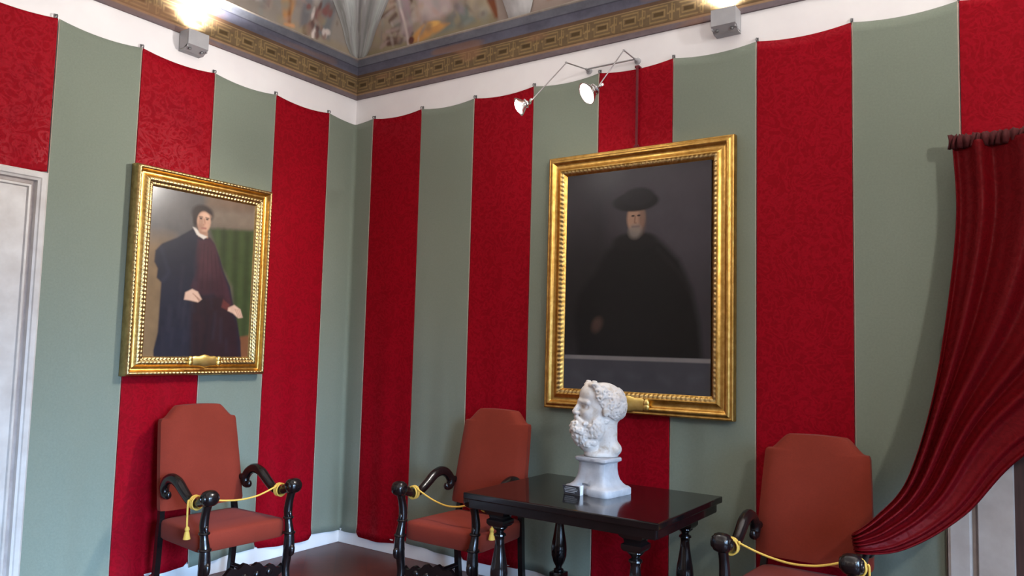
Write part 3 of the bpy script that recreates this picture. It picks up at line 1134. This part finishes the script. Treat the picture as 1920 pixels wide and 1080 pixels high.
UE = 148
uplighter((0, -1.56, 3.60), PI / 2, 'pale grey box uplighter on the wall above the young man portrait', UE * .6)
uplighter((3.205, 0, 3.605), 0, 'pale grey box uplighter on the wall above the crimson strip beside the bearded portrait', UE * 1.3)
for k, (l, f) in enumerate((((0, -4.6, 3.60), PI / 2), ((5.1, 0, 3.60), 0), ((RX, -1.75, 3.60), -PI / 2), ((RX, -4.2, 3.60), -PI / 2), ((2.0, RY, 3.6), PI), ((5.0, RY, 3.6), PI))):  # unseen uplighters added to raise the light bounced off the ceiling
    uplighter(l, f, ['pale grey uplighter on the wall beyond the marble door', 'pale grey uplighter on the wall beyond the curtain', 'pale grey uplighter over the first window', 'pale grey uplighter over the second window', 'pale grey uplighter on the rear wall near the door side', 'pale grey uplighter on the rear wall near the window side'][k], UE * (1.9 if k in (2, 3) else 2.4 if k == 1 else 1), .9 if k in (2, 3) else .1)

# ================================================================== armchairs
def make_chair(loc, rot, label):
    t = thing('armchair', label, 'chair', loc, rot, 'carved armchairs')
    # seat
    g = G()
    rings = []
    zs = [(.375, .97), (.385, 1.0), (.44, 1.005), (.468, 1.0), (.482, .975), (.490, .90), (.497, .72), (.502, .45), (.504, .02)]
    for z, k in zs:
        ring = []
        for a in np.linspace(0, 2 * PI, 56, endpoint=False):
            c, s_ = math.cos(a), math.sin(a)
            e = .16
            px = math.copysign(abs(c) ** e, c)
            py = math.copysign(abs(s_) ** e, s_)
            yy = .005 + .265 * py * k
            hwid = .298 - .035 * (yy + .26) / .53
            ring.append((hwid * px * k, yy, z))
        rings.append(ring)
    g.loft(rings)
    g.obj('seat', MT['velvet'], t)
    # backrest
    rows = [(.545, .282), (.56, .286), (.68, .283), (.82, .277), (.96, .270), (1.07, .263), (1.085, .259), (1.092, .254), (1.094, .234), (1.100, .222), (1.115, .206), (1.135, .188), (1.152, .172), (1.165, .158), (1.172, .146)]
    g = G()
    rings = []
    for z, w in rows:
        y0 = .222 + (z - .545) * .175
        b = .016 * math.sin(PI * min(1, max(0, (z - .52) / .66))) ** .5
        fr = []
        for u in np.linspace(-1, 1, 17):
            f = (1 - abs(u) ** 5)
            fr.append((w * u, y0 - .010 - (.022 + b) * max(0, f) ** .5 * 1.0, z + (.006 * (1 - u * u) if z > 1.16 else 0)))
        bk = [(w * u, y0 + .028, z + (.006 * (1 - u * u) if z > 1.16 else 0)) for u in np.linspace(1, -1, 9)]
        rings.append(fr + bk)
    g.loft(rings)
    g.obj('backrest', MT['velvet'], t)
    # rear posts: leg below, upright behind the upholstery
    for sx in (-1, 1):
        g = G()
        pts = [(sx * .262, .285, 0), (sx * .262, .262, .2), (sx * .262, .250, .40), (sx * .252, .262, .54), (sx * .245, .308, .82), (sx * .24, .338, 1.02)]
        g.tube(pts, [.026, .024, .024, .022, .018, .014], 4, 4)
        g.obj('rear_leg', MT['black_wood'], t)
    # front legs: carved scrolling posts
    for sx in (-1, 1):
        g = G()
        x = sx * .288
        g.tube([(x, -.325, .0), (x, -.318, .035), (x, -.292, .10), (x, -.276, .18), (x, -.286, .26), (x, -.300, .32), (x, -.298, .40), (x, -.284, .47), (x, -.276, .54), (x, -.288, .61), (x, -.306, .665)],
               [.036, .028, .022, .025, .028, .035, .030, .024, .027, .024, .026], 12, 5)
        g.tube([(x, -.300, .345), (x, -.328, .315), (x, -.326, .28), (x, -.300, .272)], [.012, .020, .016, .008], 10, 5)     # acanthus knee
        g.tube([(x, -.27, .54), (x, -.295, .525), (x, -.305, .50)], [.012, .016, .008], 10, 5)
        g.torus((x, -.297, .405), .030, .009)
        g.torus((x, -.281, .495), .026, .008)
        g.obj('front_leg', MT['black_wood'], t)
    # arms with volutes at both ends
    for sx in (-1, 1):
        g = G()
        x = sx * .288
        g.tube([(x, -.30, .690), (x, -.25, .672), (x, -.19, .652), (x, -.12, .655), (x, -.05, .695), (x, .02, .742), (x, .09, .758), (x, .15, .738), (x * .98, .185, .695), (x * .97, .178, .652), (x * .97, .145, .648), (x * .97, .14, .672)],
               [.034, .030, .026, .027, .029, .031, .032, .031, .029, .026, .022, .012], 12, 6)
        g.tube([(x * .96, .18, .70), (x * .93, .225, .69), (x * .88, .28, .685)], [.024, .02, .02], 10, 4)
        L = .044
        g.lathe([(.004, -L), (.026, -L + .001), (.040, -L + .010), (.046, -L * .4), (.047, 0), (.046, L * .4), (.040, L - .010), (.026, L - .001), (.004, L)], (x, -.318, .696), 22, 'X')
        g.torus((x - sx * .043, -.318, .696), .022, .006, 'X')
        g.torus((x + sx * .043, -.318, .696), .022, .006, 'X')
        g.obj('arm', MT['black_wood'], t)
    # carved front stretcher and plain side rails
    g = G()
    rings = []
    for k in range(41):
        u = -1 + 2 * k / 40
        zt = .205 + .05 * math.cos(u * PI / 2) ** 2 + .012 * math.cos(u * 18)
        zb = .145 - .022 * math.cos(u * 9)
        y = -.258
        rings.append([(u * .27, y - .016, zb), (u * .27, y + .012, zb), (u * .27, y + .012, zt), (u * .27, y - .016, zt)])
    g.loft(rings)
    for u in (-.17, -.085, 0, .085, .17):
        g.ball((u, -.275, .185), .022, 8, sq=(1, .6, 1))
    g.obj('front_stretcher', MT['black_wood'], t)
    for sx in (-1, 1):
        g = G()
        g.tube([(sx * .285, -.29, .11), (sx * .28, -.1, .105), (sx * .27, .08, .105), (sx * .262, .262, .11)], .016, 10, 4)
        g.obj('side_stretcher', MT['black_wood'], t)
    return t


CH = [((.5, -1.463, 0), PI / 2 - .05, 'terracotta velvet armchair with carved black arms below the young man portrait'),
      ((1.675, -.5, 0), 0, 'terracotta velvet armchair partly hidden behind the black table'),
      ((3.745, -.5, 0), 0, 'terracotta velvet armchair with a red curtain swept over its arm')]
def dup(src, loc, rot, label):
    r = src.copy()
    COL.objects.link(r)
    r.location = loc
    r.rotation_euler = (0, 0, rot)
    r['label'] = label
    for c in src.children:
        d = c.copy()
        COL.objects.link(d)
        d.parent = r
        for e in c.children:
            q = e.copy()
            COL.objects.link(q)
            q.parent = d
    return r


c0 = make_chair(*CH[0])
for a in CH[1:]:
    dup(c0, *a)


def barrier(loc, rot, label, side, sag=.05):
    """yellow cord tied across the arms, with a tassel hanging at one arm"""
    t = thing('barrier_cord', label, 'cord', loc, rot, 'yellow barrier cords')
    g = G()
    y = -.185
    pts = [(-.249, y, .676)] + [(-.249 + .498 * u, y + .01 * math.sin(u * 7), .676 - sag * 4 * u * (1 - u)) for u in (.15, .3, .5, .7, .85)] + [(.249, y, .676)]
    g.tube(pts, .0055, 8, 5)
    g.obj('cord', MT['cord'], t)
    for sx in (-1, 1):
        g = G()
        for k, dy in enumerate((-.012, .004, .016)):
            g.torus((sx * .288, y + dy, .654), .036, .0045, 'Y', 22, 8, sq=(1, 1, 1.08))
        g.ball((sx * .248, y, .678), .008, 8)
        g.obj('loop', MT['cord'], t)
    g = G()
    x = side * .330
    g.tube([(side * .327, y + .012, .672), (x + side * .004, y + .012, .66), (x + side * .004, y + .012, .60), (x + side * .002, y + .012, .515)], .0055, 8, 5)
    g.lathe([(.004, .525), (.012, .516), (.014, .505), (.010, .497), (.013, .49), (.021, .452), (.017, .450), (.002, .452)], (x, y + .012, 0), 14)
    g.obj('tassel', MT['cord'], t)
    return t


barrier(CH[0][0], CH[0][1], 'yellow cord with tassel tied across the arms of the chair below the young man portrait', -1, .045)
barrier(CH[1][0], CH[1][1], 'yellow cord with tassel tied across the chair behind the table', 1, .07)
barrier(CH[2][0], CH[2][1], 'yellow cord tied across the chair under the swept curtain', 1, .055)

# ================================================================== table
TX, TY = 2.675, -.648
T = thing('side_table', 'long polished black wooden table with turned legs carrying the marble bust', 'table', (TX, TY, 0))
g = G()
g.box((0, 0, .7825), (1.15, .88, .035), .006)
g.obj('table_top', MT['table_wood'], T, smooth=False)
g = G()
lx, ly = .405, .32
for sy in (-1, 1):
    g.box((0, sy * .405, .74), (1.10, .03, .05), .004)
for sx in (-1, 1):
    g.box((sx * .54, 0, .74), (.03, .80, .05), .004)
g.obj('apron', MT['table_wood'], T, smooth=False)
for sx in (-1, 1):
    for sy in (-1, 1):
        g = G()
        x, y = sx * lx, sy * ly
        k = .0
        g.loft([[(x - a, y - a, z), (x + a, y - a, z), (x + a, y + a, z), (x - a, y + a, z)] for z, a in ((.764, .075), (.725, .075), (.715, .066), (.70, .062), (.685, .046), (.668, .042), (.660, .054), (.640, .054), (.626, .044))])
        g.lathe([(.040, .626), (.042, .618), (.034, .610), (.022, .600), (.020, .590), (.033, .582), (.035, .574), (.026, .566), (.024, .55), (.028, .51), (.036, .46), (.044, .415), (.048, .375), (.046, .335), (.036, .30), (.022, .275), (.019, .262), (.030, .255), (.031, .245), (.026, .238)], (x, y, 0), 24)
        g.box((x, y, .19), (.085, .085, .10), .006)
        g.lathe([(.030, .142), (.034, .13), (.030, .118), (.040, .10), (.046, .07), (.042, .035), (.03, .012), (.03, 0)], (x, y, 0), 20)
        g.obj('leg', MT['table_wood'], T)
g = G()
for sx in (-1, 1):
    g.box((sx * lx, 0, .19), (.055, 2 * ly - .08, .06), .005)
g.box((0, 0, .19), (2 * lx - .05, .06, .055), .005)
for sy in (-1, 1):
    g.box((0, sy * ly, .19), (2 * lx - .08, .05, .055), .005)
g.obj('stretcher', MT['table_wood'], T, smooth=False)

# ================================================================== marble bust
def sdf_mesh(f, lo, hi, h):
    """surface nets of a numpy distance function"""
    ax = [np.arange(lo[i], hi[i] + h, h) for i in range(3)]
    D = f(*np.meshgrid(*ax, indexing='ij')).astype(np.float32)
    nx, ny, nz = D.shape
    ins = D < 0
    c = np.zeros((nx - 1, ny - 1, nz - 1), np.int8)
    for a in (0, 1):
        for b in (0, 1):
            for d in (0, 1):
                c += ins[a:nx - 1 + a, b:ny - 1 + b, d:nz - 1 + d]
    act = (c > 0) & (c < 8)
    idx = -np.ones(act.shape, int)
    cells = np.argwhere(act)
    idx[act] = np.arange(len(cells))
    acc = np.zeros((len(cells), 3))
    cnt = np.zeros(len(cells))
    corners = [(a, b, d) for a in (0, 1) for b in (0, 1) for d in (0, 1)]
    for p in corners:
        for k in range(3):
            if p[k] == 0:
                q = list(p)
                q[k] = 1
                d0 = D[cells[:, 0] + p[0], cells[:, 1] + p[1], cells[:, 2] + p[2]]
                d1 = D[cells[:, 0] + q[0], cells[:, 1] + q[1], cells[:, 2] + q[2]]
                s = (d0 < 0) != (d1 < 0)
                t = np.where(s, d0 / np.where(s, d0 - d1, 1), 0)
                pt = np.tile(np.array(p, float), (len(cells), 1))
                pt[:, k] = t
                acc[s] += pt[s]
                cnt[s] += 1
    V = np.array(lo) + h * (cells + acc / cnt[:, None])
    F = []
    for k in range(3):
        o1, o2 = [(1, 2), (2, 0), (0, 1)][k]
        sl0 = [slice(None)] * 3
        sl1 = [slice(None)] * 3
        sl0[k] = slice(0, -1)
        sl1[k] = slice(1, None)
        cr = np.argwhere(ins[tuple(sl0)] != ins[tuple(sl1)])
        ok = (cr[:, o1] > 0) & (cr[:, o2] > 0) & (cr[:, o1] < D.shape[o1] - 1) & (cr[:, o2] < D.shape[o2] - 1)
        cr = cr[ok]
        def at(da, db):
            e = cr.copy()
            e[:, o1] -= da
            e[:, o2] -= db
            return idx[e[:, 0], e[:, 1], e[:, 2]]
        q = np.stack([at(1, 1), at(0, 1), at(0, 0), at(1, 0)], 1)
        sgn = ins[cr[:, 0], cr[:, 1], cr[:, 2]]
        q[~sgn] = q[~sgn][:, ::-1]
        F.append(q)
    return V, np.concatenate(F)


def smin(a, b, k):
    h = np.clip(.5 + .5 * (b - a) / k, 0, 1)
    return b + (a - b) * h - k * h * (1 - h)


def bust_base(X, Y, Z):
    def ell(c, r):
        k0 = np.sqrt(((X - c[0]) / r[0]) ** 2 + ((Y - c[1]) / r[1]) ** 2 + ((Z - c[2]) / r[2]) ** 2)
        return (k0 - 1) * min(r)
    def cap(a, b, ra, rb=None):
        rb = ra if rb is None else rb
        a, b = np.array(a), np.array(b)
        d = b - a
        t = np.clip(((X - a[0]) * d[0] + (Y - a[1]) * d[1] + (Z - a[2]) * d[2]) / (d @ d), 0, 1)
        return np.sqrt((X - a[0] - t * d[0]) ** 2 + (Y - a[1] - t * d[1]) ** 2 + (Z - a[2] - t * d[2]) ** 2) - (ra + (rb - ra) * t)
    d = ell((-.014, 0, .300), (.120, .098, .116))
    d = smin(d, ell((.050, 0, .245), (.080, .076, .125)), .03)
    d = smin(d, ell((.060, 0, .350), (.062, .076, .060)), .03)
    for s in (-1, 1):
        d = smin(d, cap((.122, s * .012, .308), (.100, s * .060, .304), .015, .012), .014)
        d = smin(d, ell((.092, s * .044, .244), (.030, .026, .030)), .02)
    d = smin(d, cap((.126, 0, .300), (.156, 0, .250), .011, .015), .012)
    for s in (-1, 1):
        d = smin(d, ell((.142, s * .014, .244), (.016, .011, .010)), .006)
        d = -smin(-d, cap((.128, s * .027, .281), (.106, s * .054, .277), .015, .012), .010)
        d = smin(d, ell((.098, s * .038, .279), (.018, .018, .013)), .003)
        d = smin(d, cap((.119, s * .022, .290), (.103, s * .056, .288), .0048), .003)
        d = smin(d, cap((.116, s * .024, .270), (.103, s * .053, .268), .004), .003)
    # neck, cut shoulder behind
    d = smin(d, cap((-.030, 0, .0), (-.020, 0, .2), .066, .072), .03)
    d = smin(d, ell((-.066, .0, .045), (.052, .080, .045)), .015)
    d = smin(d, ell((.02, 0, .015), (.075, .072, .03)), .02)
    # beard and jaw hair
    b = ell((.112, 0, .152), (.066, .060, .066))
    b = smin(b, ell((.088, 0, .098), (.058, .062, .056)), .025)
    b = smin(b, ell((.060, 0, .062), (.050, .056, .040)), .025)
    for s in (-1, 1):
        b = smin(b, ell((.045, s * .056, .170), (.052, .036, .078)), .02)
        b = smin(b, cap((.146, s * .010, .221), (.110, s * .054, .182), .012, .009), .014)
    d = smin(d, b, .008)
    # thick cap of hair above the temples and round the back
    h = ell((-.040, 0, .290), (.102, .106, .112))
    for s in (-1, 1):
        h = smin(h, ell((.030, s * .078, .345), (.038, .024, .052)), .012)
        h = smin(h, ell((.058, s * .045, .400), (.032, .036, .018)), .012)
    d = smin(d, h, .006)
    d = -smin(-d, cap((.168, -.020, .201), (.166, .020, .201), .007), .005)
    d = smin(d, ell((.156, 0, .191), (.015, .022, .008)), .004)
    return d


def bust_sdf(X, Y, Z):
    d = bust_base(X, Y, Z)
    r = random.Random(3)

    def onto(q):
        q = np.array(q, float)
        for _ in range(6):
            e = .002
            P = q[None, :] + np.concatenate([np.zeros((1, 3)), np.eye(3) * e])
            v = bust_base(P[:, 0], P[:, 1], P[:, 2])
            g = (v[1:] - v[0]) / e
            n = np.linalg.norm(g) + 1e-6
            q = q - .8 * v[0] * g / (n * n)
        return Vector(q), Vector(g / n)

    def bead(c, s, rad, cut=False):
        m = []
        for i, A in enumerate((X[:, 0, 0], Y[0, :, 0], Z[0, 0, :])):
            a, b_ = np.searchsorted(A, c[i] - 3.4 * rad), np.searchsorted(A, c[i] + 3.4 * rad)
            m.append(slice(a, max(b_, a + 1)))
        m = tuple(m)
        e = np.sqrt((X[m] - c[0]) ** 2 + (Y[m] - c[1]) ** 2 + (Z[m] - c[2]) ** 2) - rad
        d[m] = -smin(-d[m], e, s) if cut else smin(d[m], e, s)

    def lock(p0, ang, size, turn, thick=.0062):
        p, n = onto(p0)
        a = n.cross(Vector((0, 0, 1)))
        a = a.normalized() if a.length > .01 else Vector((1, 0, 0))
        bb = a.cross(n)
        bead(p, .004, size * .32, True)
        for k in range(12):          # one comma-shaped curl of shrinking beads hugging the surface
            th = ang + turn * k * .46
            rr = size * (1 - k / 16)
            q = p + rr * (math.cos(th) * a + math.sin(th) * bb) + n * .001
            bead(q, .004, thick * (1 - k * .04))

    for k in range(95):
        s = r.choice((-1, 1))
        z = .055 + .15 * r.random()
        th = r.random() * 1.9
        q = (.07 + .10 * math.cos(th), s * .10 * math.sin(th), z)
        if q[0] > .13 and z > .19:
            continue
        lock(q, r.random() * 6.28, .010 + .005 * r.random(), s)
    for k in range(150):
        s = r.choice((-1, 1))
        th = 1.15 + r.random() * 2.0
        z = .19 + .23 * r.random()
        q = (-.03 + .13 * math.cos(th), s * .12 * math.sin(th), z)
        if q[0] > .0 and z < .27:
            continue
        lock(q, r.random() * 6.28, .011 + .006 * r.random(), s)
    for s in (-1, 1):
        for q, sz in (((.055, s * .1, .365), .018), ((.045, s * .11, .325), .018), ((.066, s * .08, .395), .016), ((.025, s * .11, .290), .016), ((.060, s * .05, .43), .014)):
            lock(q, s * .8, sz, s, .008)
    for s in (-1, 1):
        c = np.array((.005, s * .098, .258))
        k0 = np.sqrt(((X - c[0]) / .018) ** 2 + ((Y - c[1]) / .012) ** 2 + ((Z - c[2]) / .028) ** 2)
        d = smin(d, (k0 - 1) * .012, .005)
    return np.maximum(d, -(Z - .004))


PLR = -.14
B = thing('marble_bust', 'weathered marble head of a bearded man on a small grey plinth on the black table', 'bust', (2.668, -.590, .80), PLR)
g = G()
prof = [(.148, 0), (.150, .006), (.150, .034), (.142, .042), (.128, .046), (.112, .060), (.100, .080), (.092, .105), (.088, .135), (.087, .168), (.092, .174), (.103, .180), (.106, .184), (.106, .196), (.102, .200)]
rings = []
pr = random.Random(5)
for w, z in prof:
    ring = []
    for k in range(48):
        a = 2 * PI * (k + .5) / 48
        c, s = math.cos(a), math.sin(a)
        m = max(abs(c), abs(s))
        x, y = w * c / m, w * .86 * s / m
        # worn corners
        rr = math.hypot(x / w, y / (w * .86))
        k2 = 1 - .10 * max(0, rr - 1.15)
        # broken notch at the front edge of the foot
        if z < .05 and y < 0 and -.06 < x < .03:
            y += .03 * (1 - ((x + .015) / .045) ** 2) * (1 + .3 * math.sin(k * 5))
        j = .0015
        ring.append((x * k2 + pr.uniform(-j, j), y * k2 + pr.uniform(-j, j), z))
    rings.append(ring)
g.loft(rings)
MT['plinth'] = simple('grey_marble', (.40, .40, .42), (.52, .52, .54), 16, .6, bstr=.15, bscale=60)
g.obj('plinth', MT['plinth'], B)
V, F = sdf_mesh(bust_sdf, (-.16, -.135, 0), (.20, .135, .435), .0042)
HR_ = -2.35 - PLR          # the head is turned towards the corner of the room
ch, sh = math.cos(HR_), math.sin(HR_)
V = np.stack([V[:, 0] * ch - V[:, 1] * sh + .0, V[:, 0] * sh + V[:, 1] * ch + .02, V[:, 2] + .198], 1)
hd = obj('head', V.tolist(), F.tolist(), MT['marble'], B, True)

# small placard leaning on the plinth foot
PC = thing('placard', 'tiny dark placard with pale lines of print leaning at the foot of the plinth', 'sign', (2.585, -.735, .80), -.05)
Rm = Matrix.Rotation(.30, 3, 'X')
g = G()
g.box(Rm @ Vector((0, 0, .026)) + Vector((0, 0, .0015)), (.105, .004, .050), .001, Rm)
g.obj('plate', MT['placard'], PC, smooth=False)
g = G()
g.box((.054, .012, .026), (.003, .030, .052), .001)
g.obj('easel_back', MT['acrylic'], PC, smooth=False)
g = G()
for k, (l, off) in enumerate(((.07, 0), (.085, 0), (.08, -.002), (.06, -.01))):
    g.box(Rm @ Vector((off, -.0027, .040 - k * .0095)) + Vector((0, 0, .0015)), (l, .0012, .0028), 0, Rm)
g.obj('lettering', MT['print'], PC, smooth=False)

# ================================================================== swept curtain
def bez(a, b, c, d, t):
    return a * (1 - t) ** 3 + 3 * b * t * (1 - t) ** 2 + 3 * c * t * t * (1 - t) + d * t ** 3


CU = thing('door_curtain', 'dark red gathered curtain swept aside over the armchair from the doorway', 'curtain', (0, 0, 0))
nu, nt_ = 220, 90
KL, _ = smooth_path([(4.392, -.16, 2.667), (4.405, -.175, 2.314), (4.368, -.21, 1.89), (4.298, -.29, 1.40), (4.202, -.42, 1.028), (4.094, -.57, .872), (4.000, -.655, .786)], 0, 30)
KR, _ = smooth_path([(5.70, -.16, 2.66), (5.66, -.18, 2.15), (5.32, -.22, 1.62), (4.70, -.28, 1.205), (4.43, -.385, .888), (4.20, -.53, .728), (4.010, -.655, .704)], 0, 30)
V = np.zeros((nt_, nu, 3))
for j in range(nu):
    u = j / (nu - 1)
    ph = 2 * PI * (6.3 * u + .35 * math.sin(5 * u) + .12 * math.sin(13 * u))
    sharp = math.sin(ph) + .25 * math.sin(2 * ph + .6)
    for i in range(nt_):
        t = i / (nt_ - 1)
        k = t * (len(KL) - 1)
        k0 = min(int(k), len(KL) - 2)
        a = KL[k0].lerp(KL[k0 + 1], k - k0)
        b_ = KR[k0].lerp(KR[k0 + 1], k - k0)
        p = a.lerp(b_, u)
        amp = .036 * (1 - .45 * t) * (.75 + .35 * math.sin(4 * u + 2 * t))
        V[i, j] = (p.x, p.y + amp * sharp * (1 if 0 < u < 1 else .5) - .02 * math.sin(PI * u), p.z + .012 * t * math.sin(ph + 1.2) * (1 - t))
        if t > .93:       # the gathered end turns under
            q = (t - .93) / .07
            V[i, j, 1] += .05 * q * q
o = grid_obj('drape', V, MT['curtain'], CU)
sm = o.modifiers.new('thickness', 'SOLIDIFY')
sm.thickness = .003
# ruffled heading
V = np.zeros((8, 240, 3))
rr = np.random.RandomState(4)
jit = rr.rand(240) * .012
for j in range(240):
    u = j / 239
    for i in range(8):
        s = i / 7
        V[i, j] = (4.375 + 1.32 * u + .006 * math.sin(90 * u + 3 * s), -.165 - .014 * math.sin(2 * PI * 47 * u + 2 * s + 3 * math.sin(11 * u)) - .02 * math.sin(PI * s), 2.700 + jit[j] * (1 - s) - .060 * s)
o = grid_obj('heading', V, MT['curtain_ruffle'], CU)
sm = o.modifiers.new('thickness', 'SOLIDIFY')
sm.thickness = .003
g = G()
g.tube([(4.37, -.125, 2.66), (5.72, -.125, 2.66)], .012, 12)
g.obj('rod', MT['bolt'], CU)
for x in (4.50, 5.60):
    g = G()
    g.tube([(x, -.02, 2.66), (x, -.125, 2.66)], .009, 10)
    g.lathe([(.025, 0), (.025, -.024)], (x, 0, 2.66), 16, 'Y')
    g.obj('rod_bracket', MT['bolt'], CU)
bpy.context.view_layer.update()
